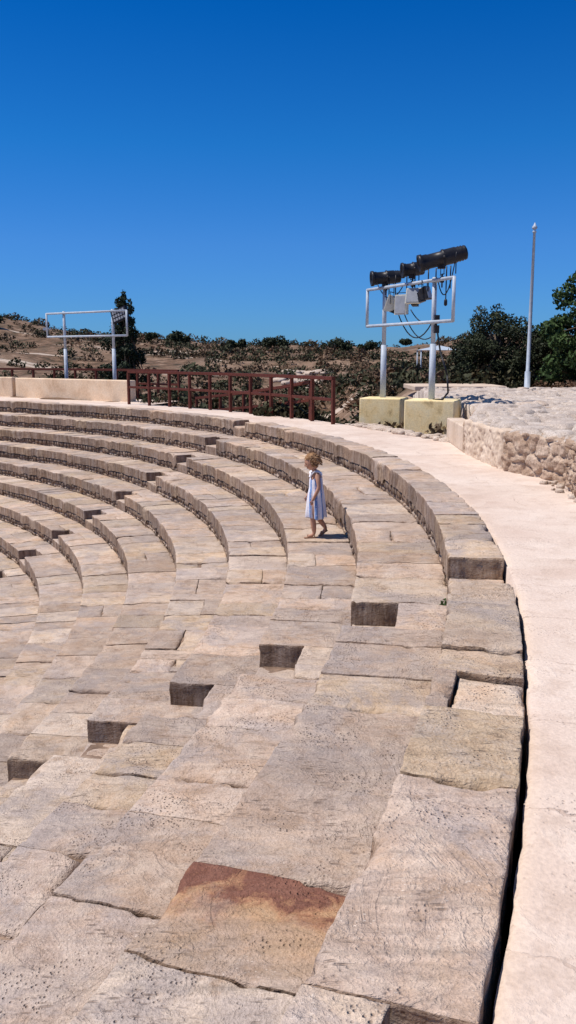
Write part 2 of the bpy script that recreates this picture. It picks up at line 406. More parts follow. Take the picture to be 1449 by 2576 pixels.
# ---------------- walkway ----------------
def rout(t):
    t=np.degrees(t)
    return np.interp(t,[-60,2,11,13,18,47,49.5,80],[28.5,28.5,25.6,25.1,24.8,24.85,27.1,27.1])
th=np.arange(-40*D2R,80*D2R,.0035);f=np.concatenate([[0,.004,.012],np.linspace(.03,1,26)])
A,F=np.meshgrid(th,f,indexing='ij');RI=23.276+(fbm(A*60,A*0,5)-.5)*.03+(fbm(A*300,A*0,15)-.5)*.014
R=RI+(rout(A)-RI)*F;X=CX+R*np.cos(A);Y=CY+R*np.sin(A)
Z=-.045-.012*np.exp(-(R-RI)/.012)+(fbm(X*1.3,Y*1.3,9)-.5)*.02
X0=X[:,:1];Z0=Z[:,:1]-.28
X=np.concatenate([X0,X],1);Y=np.concatenate([Y[:,:1],Y],1);Z=np.concatenate([Z0,Z],1)
A2=np.concatenate([A[:,:1],A],1);R2=np.concatenate([R[:,:1],R],1)
fastmesh('walkway_pavement',np.stack([X.ravel(),Y.ravel(),Z.ravel()],1),gridq(*X.shape),M_WALK,uv=np.stack([(R2*1.0).ravel(),(A2*24).ravel()],1),smooth=True)

# ---------------- terrain ----------------
def terr(x,y):
    x=np.asarray(x,float);y=np.asarray(y,float)
    Dd=np.hypot(x,y);az=np.degrees(np.arctan2(x,y));r=np.hypot(x-CX,y-CY);t=np.arctan2(y-CY,x-CX)
    e=np.maximum(0,r-rout(t))
    H=np.interp(az,[-60,-25,-18,-15,-12,-8,-3,0,5,10,14,20,60],[9,8,7.4,6.3,5.0,4.1,3.0,2.7,2.7,3.6,4.6,5,5])
    near=np.maximum(-1.9,-.09-.32*e)
    far=np.where(Dd<60,-1.9+(Dd-45)/15*.8,np.where(Dd<100,-1.1+(Dd-60)/40*1.5,np.where(Dd<150,.4+(Dd-100)/50*(H-.4),H-(Dd-150)*.05)))
    far=np.maximum(far,-14)
    w=np.clip((Dd-40)/10,0,1);base=near*(1-w)+far*w
    rt=np.interp(Dd,[0,22,27,33,45,60,100,150],[-.09,-.05,.2,.25,.2,.1,.6,4]);rt=np.where(Dd>100,np.maximum(.6+(Dd-100)/50*(H-.6),0),rt);rt=np.where(Dd>150,far,rt)
    s=np.clip((x-1.8)/3.5,0,1);s=s*s*(3-2*s);s=np.where(y>-20,s,0);base=base*(1-s)+rt*s
    nz=(fbm(x*.09,y*.09,3)-.5)*2.6*np.clip((Dd-35)/60,0,1)+(fbm(x*.5,y*.5,4)-.5)*.5*np.clip((Dd-25)/10,0,1)*(1-.6*s)
    return base+nz*np.clip((400-Dd)/200,.2,1)
rs=[24.5]
while rs[-1]<3500: rs.append(rs[-1]+max(.22,(rs[-1]-24)*.03))
rs=np.array(rs);a=np.linspace(0,2*math.pi,721);A,R=np.meshgrid(a,rs,indexing='ij')
X=CX+R*np.cos(A);Y=CY+R*np.sin(A);Z=terr(X,Y)
fastmesh('hillside_terrain',np.stack([X.ravel(),Y.ravel(),Z.ravel()],1),gridq(*X.shape),M_TERR,smooth=True)

# ---------------- rocky platform + retaining wall ----------------
def lb(y): return np.interp(y,[8.6,9.4,10.55,11.85,13.9,16.5,18,22,28],[3.25,3.2,3.42,2.97,2.88,3.55,3.9,3.6,4.2])
ys=np.concatenate([np.arange(8.7,20,.045),np.arange(20,29.5,.07)]);fx=np.concatenate([np.arange(0,6,.05),np.arange(6,14,.12)])
Yg,Fg=np.meshgrid(ys,fx,indexing='ij');Xg=lb(Yg)+Fg
wx=fbm(Xg*.8,Yg*.8,2)*1.6;wy=fbm(Xg*.8,Yg*.8,8)*1.6
f1,f2,cid=worley(Xg*2.0+wx,Yg*1.15+wy,4)
g1,g2,cd2=worley(Xg*4.5+wx*2,Yg*3.0+wy*2,14)
edge=np.clip((f2-f1)/.13,0,1);e2=np.clip((g2-g1)/.16,0,1);msk=(fbm(Xg*.5,Yg*.5,44)>.49)
Z=.38+cid*.08+edge*.08+(fbm(Xg*5,Yg*5,6)-.5)*.045+np.where(msk,e2*.055+cd2*.04,.05)
Z-=.05*np.clip(1-Fg/.15,0,1)
Z=Z-np.clip((Yg-20)/8,0,1)*.06-np.clip((Yg-27.5)/2,0,1)*.25
rel=np.minimum(edge,np.where(msk,e2,1));T=np.stack([rel.ravel(),np.zeros(rel.size),cid.ravel(),np.zeros(rel.size)],1).reshape(*rel.shape,4)
T=np.concatenate([T[:,:1],T],1).reshape(-1,4)
Xs=np.concatenate([Xg[:,:1]+.02,Xg],1);Ys=np.concatenate([Yg[:,:1],Yg],1);Zs=np.concatenate([Z[:,:1]-.7,Z],1)
fastmesh('rocky_ground',np.stack([Xs.ravel(),Ys.ravel(),Zs.ravel()],1),gridq(*Xs.shape),M_RUIN,T)
def rockwall(name,p0,p1,h,mat,amp=.06,zb=-.1,th=.3,cell=6,seed=1,parent=None):
    p0=np.array(p0);p1=np.array(p1);L=np.linalg.norm(p1-p0);d=(p1-p0)/L;nn=np.array([d[1],-d[0]])
    if nn[0]>0: nn=-nn
    s=np.linspace(0,L,int(L/.018)+2)
    prof=[(0,z) for z in np.linspace(zb,h-.03,34)]+[(-.02,h),(-th*.4,h+.015),(-th,h+.01),(-th-.03,h-.1)]
    Sg,Pg=np.meshgrid(s,np.arange(len(prof)),indexing='ij');off=np.array([q[0] for q in prof])[Pg];zz=np.array([q[1] for q in prof])[Pg].astype(float)
    f1,f2,c=worley(Sg*cell*.6+seed*9+fbm(Sg*3,zz*3,4),zz*cell+fbm(Sg*3,zz*3,7),seed)
    dsp=amp*(np.clip((f2-f1)/.25,0,1)-.5)+amp*.5*(c-.5)+(fbm(Sg*12+seed,zz*12,seed,5)-.5)*.08
    off2=off+dsp; endf=np.clip(np.minimum(Sg,L-Sg)/.04,0,1);off2=off2-(1-endf)*.10
    X=p0[0]+d[0]*Sg+nn[0]*off2;Y=p0[1]+d[1]*Sg+nn[1]*off2;Z=zz+dsp*.3*(Pg>28)
    return fastmesh(name,np.stack([X.ravel(),Y.ravel(),Z.ravel()],1),gridq(*X.shape),mat,parent=parent)
rw=empty('stone_retaining_wall')
rockwall('rendered_section',(2.84,14.0),(2.93,11.93),.49,M_CONC,.014,seed=3,cell=3,parent=rw)
rockwall('rough_stone_section',(2.93,11.88),(3.40,10.55),.49,M_ROCK,.05,seed=5,cell=5,parent=rw)
rockwall('stacked_stone_section',(3.40,10.52),(3.16,9.2),.49,M_ROCK,.10,seed=8,cell=10,parent=rw)
rockwall('back_section',(3.86,17.9),(2.84,14.05),.42,M_ROCK,.04,seed=11,cell=5,parent=rw)
it=[]
for i in range(620):
    y=rng.uniform(15,27);x=rng.uniform(1.6,4.3)
    r=math.hypot(x-CX,y-CY);t=math.atan2(y-CY,x-CX)
    if r<rout(t)+.02 or x<1.7: continue
    s=rng.uniform(.03,.13)*(1 if rng.rand()<.85 else 1.8);it.append((x,y,float(terr(x,y))+s*.2,s*1.3,s,s*.6,rng.rand()*6))
for i in range(190):
    t=rng.uniform(8,24)*D2R;r=float(rout(t))+rng.uniform(-.03,.35);s=rng.uniform(.03,.1)
    x=CX+r*math.cos(t);y=CY+r*math.sin(t)
    if x>lb(y)-.1 and y<18: continue
    it.append((x,y,-.04+s*.2,s*1.4,s,s*.6,rng.rand()*6))
for i in range(50):
    y=rng.uniform(8.6,10.6);x=3.2-rng.uniform(0,.25)*rng.rand();s=rng.uniform(.02,.06);it.append((x+.1,y,-.03,s,s,s*.7,rng.rand()*6))
for i in range(170):
    y=rng.uniform(12,27);x=float(lb(y))+rng.uniform(.1,8);s=rng.uniform(.05,.17);it.append((x,y,.50,s*1.6,s,s*.5,rng.rand()*6))
for i in range(60):
    y=rng.uniform(62,90);x=y*.018+rng.normal()*1.1;s=rng.uniform(.2,.7);it.append((x,y,float(terr(x,y))+.1,s*1.6,s,s*.5,rng.rand()*6))
rocks('rubble_stones',it,M_PALE)
mb=MB();mb.box((6.0,32,.38),(3.2,3,.16));mb.obj('concrete_slab',[M_CONC],bevel=.02)
mb=MB();mb.beam((3.10,16.2,.16),(3.0,14.2,.16),.30,.42);mb.obj('stone_kerb',[M_CONC],bevel=.02)

# ---------------- parapet walls ----------------
for nm,p,q,h in(('parapet_wall',(-5.3,29.9),(-10.25,33.5),.68),('parapet_wall',(-10.45,33.7),(-18,37),.70)):
    mb=MB();mb.beam((*p,h/2-.1),(*q,h/2-.1),.35,h+.2);mb.obj(nm,[M_PARA],bevel=.03)

# ---------------- railings ----------------
def railing(pts,h=1.0,par=None,mids=(.55,)):
    mb=MB()
    for p in pts: mb.box((p[0],p[1],p[2]+h/2-.1),(.075,.075,h+.2),Matrix.Rotation(math.atan2(p[1]-CY,p[0]-CX),3,'Z'))
    for a,b in zip(pts[:-1],pts[1:]):
        mb.beam((a[0],a[1],a[2]+h+.035),(b[0],b[1],b[2]+h+.035),.09,.08)
        for m in mids: mb.beam((a[0],a[1],a[2]+m),(b[0],b[1],b[2]+m),.05,.07)
    mb.obj('metal_railing',[M_RUST],bevel=.004)
pol=lambda r,t,z=0:(CX+r*math.cos(t*D2R),CY+r*math.sin(t*D2R),z)
railing([pol(24.6,24.4+2.43*i,-.04) for i in range(11)])
railing([pol(27.4,50.2+2.2*i,-.05) for i in range(13)])
railing([(.55,21.2,-.1),(.05,22.7,-.25),(-.6,24.2,-.4),(-1.3,25.7,-.55),(-2.1,27.2,-.7),(-3.0,28.7,-.85)],.95)

# ---------------- light rigs ----------------
def rig(P1,d,s0,s1,posts,zb,name,lights):
    e=empty(name);P1=Vector(P1);d=Vector(d).normalized();mb=MB()
    pt=lambda s,z:Vector((P1.x+d.x*s,P1.y+d.y*s,z))
    for s in posts:
        mb.tube(pt(s,zb),pt(s,1.75),.070,.066,16);mb.tube(pt(s,1.75),pt(s,3.12),.05,.05,14);mb.lathe(pt(s,zb),(0,0,1),[(0,.14),(.02,.14),(.025,.08)],16)
    o=Vector((-d.y,d.x,0))*-.07
    zt,zl=3.05,2.2
    for a,b in((pt(s0,zt),pt(s1,zt)),(pt(s0,zl),pt(s1,zl)),(pt(s0,zl-.02),pt(s0,zt+.02)),(pt(s1,zl-.02),pt(s1,zt+.02))):
        mb.tube(a+o,b+o,.036,.036,12)
    for s in posts:
        for z in(zt,zl): mb.box(pt(s,z),(.16,.16,.07),Matrix.Rotation(math.atan2(d.y,d.x),3,'Z'))
    mb.obj('frame',[M_WHITE],e);lights(pt,d,e);return e
def spot(e,c,dr,L,r,bar,nm='spotlight'):
    mb=MB();c=Vector(c);dr,a,b=frame(dr)
    mb.lathe(c-dr*L/2,dr,[(0,.55*r),(.02*L,.85*r),(.06*L,.95*r),(.08*L,.85*r),(.11*L,r),(.14*L,.9*r),(.17*L,r),(.20*L,.92*r),(.24*L,1.02*r),(.45*L,1.02*r),(.47*L,1.1*r),(.50*L,1.1*r),(.52*L,.92*r),(.80*L,.92*r),(.82*L,1.0*r),(.91*L,1.0*r),(.92*L,1.15*r),(L,1.15*r),(L,.85*r),(.94*L,.8*r)],22)
    for s in(-1,1):
        q=c+a*s*(r*1.25);mb.beam(q,Vector((q.x,q.y,bar+.10)),.03,.012);mb.lathe(q-a*s*.05,a*s,[(0,.03),(.08,.03)],10)
    mb.beam(c+a*r*1.27+Vector((0,0,bar+.10-c.z)),c-a*r*1.27+Vector((0,0,bar+.10-c.z)),.03,.012)
    m=Vector((c.x,c.y,bar));mb.tube(m+Vector((0,0,.12)),m-Vector((0,0,.16)),.016,.016,8);mb.box(m,(.07,.09,.12))
    mb.box(c+dr*.02+Vector((0,0,-r*1.05)),(r*.9,r*.9,r*.5));mb.tube(c-dr*L*.28-Vector((0,0,r)),c-dr*L*.28-Vector((0,0,r+.22)),.012,.012,6)
    mb.obj(nm,[M_BLACK],e)
def flood(e,c,yaw,pitch,w=.3,h=.36,mat=1,nm='floodlight'):
    mb=MB();R=Matrix.Rotation(yaw,3,'Z')@Matrix.Rotation(pitch,3,'Y');c=Vector(c)
    vs=[]
    for x,k in((-.11,1),(-.09,1),(.05,.8),(.10,.5)):
        for y,z in((-1,-1),(1,-1),(1,1),(-1,1)): vs.append(c+R@Vector((x,y*w/2*k,z*h/2*k)))
    fs=[(0,1,2,3)[::-1]]
    for q in range(3):
        for i in range(4):
            j=(i+1)%4;fs.append((q*4+i,q*4+j,q*4+4+j,q*4+4+i))
    fs.append((12,13,14,15));mb.add(vs,fs,0)
    mb.box(c+R@Vector((-.116,0,0)),(.012,w*.86,h*.86),R,1)
    for i in range(5): mb.box(c+R@Vector((.10,(i-2)*w*.1,0)),(.07,.008,h*.5),R,0)
    mb.box(c+R@Vector((.08,0,-h*.33)),(.12,.14,.1),R,2)
    for s in(-1,1): mb.beam(c+R@Vector((0,s*(w/2+.015),0)),c+R@Vector((0,s*(w/2+.015),0))+Vector((0,0,.27)),.03,.01,2)
    mb.beam(c+R@Vector((0,-(w/2+.02),0))+Vector((0,0,.27)),c+R@Vector((0,(w/2+.02),0))+Vector((0,0,.27)),.03,.012,2)
    mb.obj(nm,[M_CREAM if mat else M_BLACK,M_GLASS,M_BLACK],e)
def catenary(p,q,sag,n=10):
    p=Vector(p);q=Vector(q);return [p.lerp(q,i/n)-Vector((0,0,sag*4*(i/n)*(1-i/n))) for i in range(n+1)]
def lightsA(pt,d,e):
    spot(e,pt(.04,3.28),(-.95,-.1,-.08),.70,.150,3.05)
    spot(e,pt(1.25,3.36),(-.95,-.1,-.12),.50,.145,3.05)
    spot(e,pt(2.44,3.48),(-.96,.0,-.24),1.02,.160,3.05)
    flood(e,pt(.35,2.66),-.35,.35,.30,.38);flood(e,pt(.85,2.62),.9,.05,.30,.44);flood(e,pt(1.35,2.76),1.1,.3,.34,.34);flood(e,pt(1.75,2.80),2.6,.3,.26,.28,0)
    mb=MB()
    mb.path(catenary(pt(-.4,3.2),pt(.9,3.1),.35),.012);mb.path(catenary(pt(.6,2.5),pt(2.1,2.2),.45),.014);mb.path(catenary(pt(.9,2.45),pt(2.1,1.9),.25),.012)
    mb.path(catenary(pt(2.95,3.55),pt(2.3,3.0),.5),.012);mb.path(catenary(pt(1.2,2.5),pt(2.3,2.3),.2),.012)
    mb.path([pt(2.25,2.2),pt(2.45,1.6),pt(2.75,1.1),pt(2.8,.75),pt(2.6,.6),pt(2.25,.58)],.02)
    for s in(.2,.5,1.0,1.35,1.9,2.2,2.6,2.75): mb.path([pt(s,3.3),pt(s,3.0),pt(s,2.85)],.014)
    mb.path([pt(2.6,3.3),pt(2.6,2.6)],.012);mb.lathe(pt(2.6,2.65),(0,0,-1),[(0,.02),(.03,.035),(.12,.035),(.14,.01)],8)
    mb.box(pt(2.28,2.05),(.1,.12,.16));mb.box(pt(2.28,2.28),(.1,.16,.12))
    mb.obj('cables',[M_BLACK],e)
d=(.383,-.924,0)
rig((2.25,20.8,0),d,-.73,3.0,(0,2.16),.5,'stage_light_rig',lightsA)
for (x,y,h,w) in((2.28,20.75,.53,.98),(3.12,18.8,.58,1.06)):
    mb=MB();mb.box((x,y,h/2-.1),(w,w*.92,h+.2),Matrix.Rotation(-.34,3,'Z'));mb.obj('concrete_plinth',[M_PLINTH],bevel=.025)
def lightsB(pt,d,e):
    mb=MB();c=pt(2.95,2.92)
    R=Matrix.Rotation(-.55,3,'Z')@Matrix.Rotation(-.30,3,'Y')
    mb.box(c,(.70,.12,.44),R,0)
    for i in range(5):
        for j in range(3): mb.box(c+R@Vector(((i-2)*.12,-.065,(j-1)*.125)),(.085,.02,.085),R,1)
    mb.beam(c-Vector((0,0,.2)),pt(2.7,2.6),.04,.04,0);mb.obj('floodlight',[M_BLACK,M_GLASS],e)
    mb=MB();mb.tube(pt(-.78,2.5),pt(-1.15,2.5),.03,.03,8);mb.box(pt(-1.05,2.5),(.2,.1,.1));mb.obj('bracket_arm',[M_WHITE],e)
rig((-8.3,33.0,0),(2.1,-1.5,0),-.9,3.35,(0,2.58),0,'stage_light_rig',lightsB)

# ---------------- flagpole ----------------
mb=MB();p=Vector((9.17,33.7,.15));mb.lathe(p,(0,0,1),[(0,.14),(.02,.14),(.02,.11),(.75,.11),(.78,.075),(3,.065),(5.85,.045),(5.86,.07),(5.92,.07),(5.95,.02),(6.0,.09),(6.06,.1),(6.12,.05),(6.22,.012)],14);mb.obj('flagpole',[M_WHITE])

# ---------------- vegetation ----------------
def leafcloud(C,Rr,n,size,up=.3):
    u=rng.normal(size=(n,3));u/=np.linalg.norm(u,axis=1)[:,None]
    rad=rng.uniform(.35,1.0,n)**.6
    p=np.array(C)+u*rad[:,None]*np.array(Rr)
    a=rng.normal(size=(n,3));a/=np.linalg.norm(a,axis=1)[:,None]
    b=np.cross(a,u+rng.normal(size=(n,3))*.7);b/=np.linalg.norm(b,axis=1)[:,None]+1e-6
    s=(size*rng.uniform(.5,1.3,n))[:,None]
    V=np.stack([p-a*s,p-b*s*.5,p+a*s,p+b*s*.5],1).reshape(-1,3)
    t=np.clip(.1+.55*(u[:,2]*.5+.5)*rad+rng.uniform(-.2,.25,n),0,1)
    return V,np.repeat(t,4)
def cloudobj(name,parts,mat,parent=None,dry=None):
    V=np.concatenate([p[0] for p in parts]);t=np.concatenate([p[1] for p in parts]);g=np.concatenate([np.full(len(p[1]),p[2] if len(p)>2 else 0.) for p in parts])
    T=np.zeros((len(V),4));T[:,0]=t;T[:,1]=g
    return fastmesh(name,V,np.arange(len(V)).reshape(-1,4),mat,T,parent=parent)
def tree(name,base,trunk_h,clumps,mat,leaf,dens,tr=.15):
    e=empty(name);mb=MB();b=Vector(base);top=b+Vector((.1,0,trunk_h))
    mb.tube(b-Vector((0,0,.4)),b+Vector((.05,.02,trunk_h*.5)),tr,tr*.75,10);mb.tube(b+Vector((.05,.02,trunk_h*.5)),top,tr*.75,tr*.5,10)
    parts=[]
    for (c,R) in clumps:
        c=Vector(c);st=b+Vector((.05,.02,trunk_h*random.uniform(.5,1)));mid=st.lerp(c,.5)+Vector((0,0,.1))
        mb.tube(st,mid,tr*.4,tr*.25,7);mb.tube(mid,c,tr*.25,tr*.08,7)
        parts.append(leafcloud(c,R,int(dens*R[0]*R[2]+30),leaf))
    mb.obj('trunk_and_limbs',[M_BARK],e);cloudobj('foliage',parts,mat,e)
cl=[]
for i in range(80):
    f=i/79;z=-.6+f*4.35;w=(1.25*(1-f)**.6+.12)*(.75+.5*random.random());a=random.random()*6.3;q=w*random.uniform(.2,.85)
    cl.append(((-6.7+.1*f+q*math.cos(a),36+q*math.sin(a),z),(.32*(1.1-f*.6)*random.uniform(.6,1.3),.3,.32*(1.1-.5*f))))
cl.append(((-6.6,36,3.85),(.09,.09,.3)))
tree('conifer_tree',(-6.65,36,-1.6),4.8,cl,M_CONIF,.07,1500,.12)
cl=[]
for i in range(110):
    a=random.random()*6.3;q=random.random()**.5*1.85;z=.3+random.random()*3.3*(1-(q/2.4)**2)
    cl.append(((9.1+q*math.cos(a)*1.05,38+q*math.sin(a),z+.15),(random.uniform(.28,.5),.45,random.uniform(.22,.4))))
tree('olive_tree',(9.0,38,.2),1.6,cl,M_OLIVE,.065,1500,.16)
cl=[]
for i in range(140):
    a=random.random()*6.3;q=random.random()**.5*2.3;z=.7+random.random()*5.2*(1-(q/3.0)**2)
    cl.append(((12.15+q*math.cos(a),33.4+q*math.sin(a),z),(random.uniform(.3,.6),.5,random.uniform(.28,.45))))
tree('fig_tree',(12.2,33.4,.2),2.6,cl,M_FIG,.10,950,.2)
cl=[]
for i in range(45):
    a=random.random()*6.3;q=random.random()**.5*1.4;cl.append(((10.8+q*math.cos(a)*1.1,36.5+q*math.sin(a),.4+random.random()*2.2),(.42,.45,.34)))
tree('olive_tree',(10.8,36.5,.2),1.2,cl,M_OLIVE,.075,1100,.12)
parts=[]
def bush(x,y,s,dry=0,n=70,hz=.7):
    z=float(terr(x,y));parts.append((*leafcloud((x,y,z+s*hz*.4),(s,s,s*hz),n,s*.21),dry))
cnt=0
while cnt<2100:
    az=rng.uniform(-30,28)*D2R;dd=math.sqrt(rng.uniform(27**2,165**2)) if rng.rand()<.8 else rng.uniform(27,60);x=dd*math.sin(az);y=dd*math.cos(az)
    r=math.hypot(x-CX,y-CY);t=math.atan2(y-CY,x-CX)
    if r<rout(t)+1.2: continue
    if x>2.5 and dd<34: continue
    if fbm(np.array(x*.06),np.array(y*.06),77)<.45 and rng.rand()<.8: continue
    s=rng.uniform(.22,.80)*(1+dd/220);bush(x,y,s,0 if rng.rand()<.6 else rng.uniform(.3,1.));cnt+=1
for i in range(70):
    t=rng.uniform(16,50);r=rng.uniform(25.5,28);p=pol(r,t);bush(p[0],p[1],rng.uniform(.2,.45),rng.choice([0,.6]),110)
for (x,y,s) in((.3,22.5,.5),(.0,23.2,.55),(-.5,23,.4),(.6,22.6,.4)): bush(x,y,s,.1,320)
for i in range(40):
    x=rng.uniform(9.5,15);y=rng.uniform(29.5,34);bush(x,y,rng.uniform(.2,.4),.9,80,.8)
for i in range(25):
    x=rng.uniform(5,10);y=rng.uniform(36,44);bush(x,y,rng.uniform(.35,.7),.1,150,.8)
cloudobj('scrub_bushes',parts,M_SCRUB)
# trees along the crest of the far hill: (x, y, crown radius, crown height)
parts=[]
for x,y,s,hh in((-16.7,134,1.4,1.5),(-15.8,134,.9,1.0),(-8.9,135,.85,1.1),(-7.3,135,1.05,1.5),(-2.8,135,1.25,1.6),(-.9,135,1.25,1.85),(7.1,135,1.55,1.6),(8.7,135,1.05,1.0),(12.9,134,1.25,1.35),(11.3,134,.8,.9),(-42.2,128,1.05,1.2),(-20.4,133,.9,1.1),(17.9,134,.9,.9),(28.1,132,1.35,.9),(-24.4,133,.8,.75)):
    z=float(terr(x,y))
    for q in range(6): parts.append((*leafcloud((x+rng.uniform(-.6,.6)*s,y+rng.uniform(-.5,.5)*s,z+s*.5+hh*.4*rng.rand()+.5),(s*.6,s*.6,hh*.45),110,.22),0))
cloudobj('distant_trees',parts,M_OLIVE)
parts=[leafcloud((1.20,6.42,-.36),(.035,.035,.04),70,.016),leafcloud((1.17,6.40,-.375),(.03,.03,.02),30,.014)]
cloudobj('weed_plant',parts,M_FIG)

# ---------------- small structures ----------------
e=empty('white_canopy');mb=MB();c=Vector((10.9,64,1.9));vs=[c+Vector((x,y,0)) for x,y in((-1.5,-1),(1.5,-1),(1.5,1),(-1.5,1))]+[c+Vector((0,0,.35))]
mb.add(vs,[(0,1,4),(1,2,4),(2,3,4),(3,0,4),(3,2,1,0)]);mb.obj('roof',[M_WHITE],e)
mb=MB()
for x in(-1.4,1.4):
    for y in(-.9,.9): mb.tube(c+Vector((x,y,0)),c+Vector((x,y,-2.2)),.05)
mb.obj('poles',[M_WHITE],e)

# ---------------- girl ----------------
def m_plain(name,c,rough=.6):
    t=NT(name);P=t.coord();n=t.noise(P,40,4);t.b.inputs['Roughness'].default_value=rough
    return t.col(t.mix(1,c,t.ramp(n,[(.3,.9),(.7,1.08)]),'MULTIPLY'))
M_SKIN=m_plain('skin',(.50,.27,.175));M_EYE=m_plain('eye_dark',(.03,.02,.02),.2);M_LIP=m_plain('lip',(.42,.15,.12));M_SOLE=m_plain('sandal_leather',(.30,.17,.10))
t=NT('blonde_hair');P=t.coord((1,1,1));n=t.noise(P,60,4);M_HAIR=t.col(t.ramp(n,[(.3,(.15,.07,.03)),(.5,(.33,.18,.085)),(.7,(.56,.37,.21))]))
t=NT('striped_dress');U=t.n('ShaderNodeTexCoord').outputs['UV'];w=t.n('ShaderNodeSeparateXYZ',{0:U}).outputs[0]
fr=t.math('FRACT',t.math('MULTIPLY',w,8));st=t.ramp(fr,[(.50,0),(.56,1),(.94,1),(1,0)])
sp=t.ramp(t.vor(t.coord(),30),[(.24,1),(.32,0)])
c=t.mix(st,(.80,.79,.82),(.17,.29,.55));c=t.mix(t.math('MULTIPLY',sp,.7),c,(.70,.60,.72));M_DRESS=t.col(c)
girl=empty('girl')
def skinobj(name,verts,edges,rad,root,mat,lv=2):
    me=bpy.data.meshes.new(name);me.from_pydata(verts,edges,[]);o=bpy.data.objects.new(name,me);S.collection.objects.link(o);o.parent=girl
    m=o.modifiers.new('skin','SKIN');m.use_smooth_shade=True
    for i,sv in enumerate(me.skin_vertices[0].data):
        r=rad[i];sv.radius=(r,r) if not hasattr(r,'__len__') else r;sv.use_root=(i==root)
    s=o.modifiers.new('sub','SUBSURF');s.levels=lv;s.render_levels=lv;me.materials.append(mat);return o
vs=[(0,0,.50),(0,0,.58),(.005,0,.67),(.0,0,.755),(.012,0,.80),(.03,0,.845),
 (.0,.05,.46),(.045,.052,.27),(.03,.052,.14),(.022,.052,.055),(.06,.052,.028),(.115,.055,.018),
 (-.01,-.05,.46),(-.015,-.05,.275),(-.085,-.05,.17),(-.135,-.05,.10),(-.105,-.05,.045),(-.06,-.05,.02),
 (.0,.085,.765),(-.012,.118,.70),(-.02,.128,.625),(.01,.126,.56),(.045,.118,.49),(.058,.114,.455),
 (.0,-.085,.765),(.0,-.118,.70),(.0,-.13,.625),(.04,-.126,.56),(.08,-.112,.50),(.095,-.106,.47)]
ed=[(0,1),(1,2),(2,3),(3,4),(4,5),(0,6),(6,7),(7,8),(8,9),(9,10),(10,11),(0,12),(12,13),(13,14),(14,15),(15,16),(16,17),(3,18),(18,19),(19,20),(20,21),(21,22),(22,23),(3,24),(24,25),(25,26),(26,27),(27,28),(28,29)]
ra=[.085,.075,.078,.06,.032,.034,.056,.036,.036,.023,.024,.02,.056,.036,.036,.023,.024,.02,.034,.028,.024,.023,.016,(.02,.012),.034,.028,.024,.023,.016,(.02,.012)]
skinobj('body',vs,ed,ra,0,M_SKIN)
fv=[];fe=[];fr_=[]
for (wx,wy,wz,sgn) in((.058,.114,.452,1),(.095,-.106,.467,-1)):
    for i,(dx,L) in enumerate(((-.014,.030),(-.005,.036),(.004,.038),(.012,.034))):
        o=len(fv);fv+=[(wx+dx,wy,wz),(wx+dx+.004,wy,wz-L*.55),(wx+dx+.006,wy-sgn*.006,wz-L*.85),(wx+dx+.005,wy-sgn*.014,wz-L*1.15)];fe+=[(o,o+1),(o+1,o+2),(o+2,o+3)];fr_+=[.0055,.0052,.0048,.004]
    o=len(fv);fv+=[(wx+.012,wy,wz+.012),(wx+.026,wy-sgn*.004,wz-.004),(wx+.029,wy-sgn*.008,wz-.02)];fe+=[(o,o+1),(o+1,o+2)];fr_+=[.007,.006,.0045]
me=skinobj('fingers',fv,fe,fr_,0,M_SKIN,1)
roots=set();k=0
for h in range(2):
    for n_ in(4,4,4,4,3): roots.add(k);k+=n_
for i,sv in enumerate(me.data.skin_vertices[0].data): sv.use_root=i in roots
HR=Matrix.Translation((.05,0,.912))@Matrix.Rotation(.38,4,'Y')
bm=bmesh.new();bmesh.ops.create_uvsphere(bm,u_segments=40,v_segments=28,radius=1)
for v in bm.verts:
    x,y,z=v.co
    fx=.083*x;fy=.070*y;fz=.098*z
    if x>0:
        fx*=1-.10*max(0,-z)
        def g(cy,cz,s,a): return a*math.exp(-((y-cy)**2+(z-cz)**2)/s)
        fx+=g(0,-.10,.012,.016)+g(0,.02,.010,.006)-g(.33,.08,.02,.010)-g(-.33,.08,.02,.010)+g(.45,-.30,.06,.006)+g(-.45,-.30,.06,.006)+g(0,-.48,.02,.005)+g(0,-.75,.03,.008)
    fy*=1-.28*max(0,-z-.2)
    v.co=(fx,fy,fz)
me=bpy.data.meshes.new('head');bm.to_mesh(me);bm.free();me.materials.append(M_SKIN)
for p in me.polygons:p.use_smooth=True
o=bpy.data.objects.new('head',me);S.collection.objects.link(o);o.parent=girl;o.matrix_local=HR
mb=MB()
for s in(-1,1):
    mb.lathe((.071,s*.024,.008),(1,0,0),[(-.008,.002),(-.004,.009),(.0,.010),(.004,.007),(.006,.001)],10,0)
    mb.lathe((-.002,s*.066,-.004),(0,s,0),[(0,.012),(.006,.019),(.010,.017),(.008,.008)],12,1)
mb.lathe((.0755,-.016,-.046),(0,1,0),[(0,.001),(.008,.0055),(.016,.0065),(.024,.0055),(.032,.001)],8,2)
o=mb.obj('face_features',[M_EYE,M_SKIN,M_LIP],girl);o.matrix_local=HR
bm=bmesh.new();bmesh.ops.create_icosphere(bm,subdivisions=4,radius=1)
dl=[]
for v in bm.verts:
    x,y,z=v.co
    if (x>.42 and z<.42) or (z<-.62): dl.append(v)
    q=1+.10*mnoise.noise(Vector((x,y,z))*5)+.05*mnoise.noise(Vector((x,y,z))*13)
    v.co=(x*.090*q-.008,y*.081*q,z*.103*q+.008)
bmesh.ops.delete(bm,geom=dl,context='VERTS')
me=bpy.data.meshes.new('hair_cap');bm.to_mesh(me);bm.free();me.materials.append(M_HAIR)
o=bpy.data.objects.new('hair_cap',me);S.collection.objects.link(o);o.parent=girl;o.matrix_local=HR
mb=MB();c=0
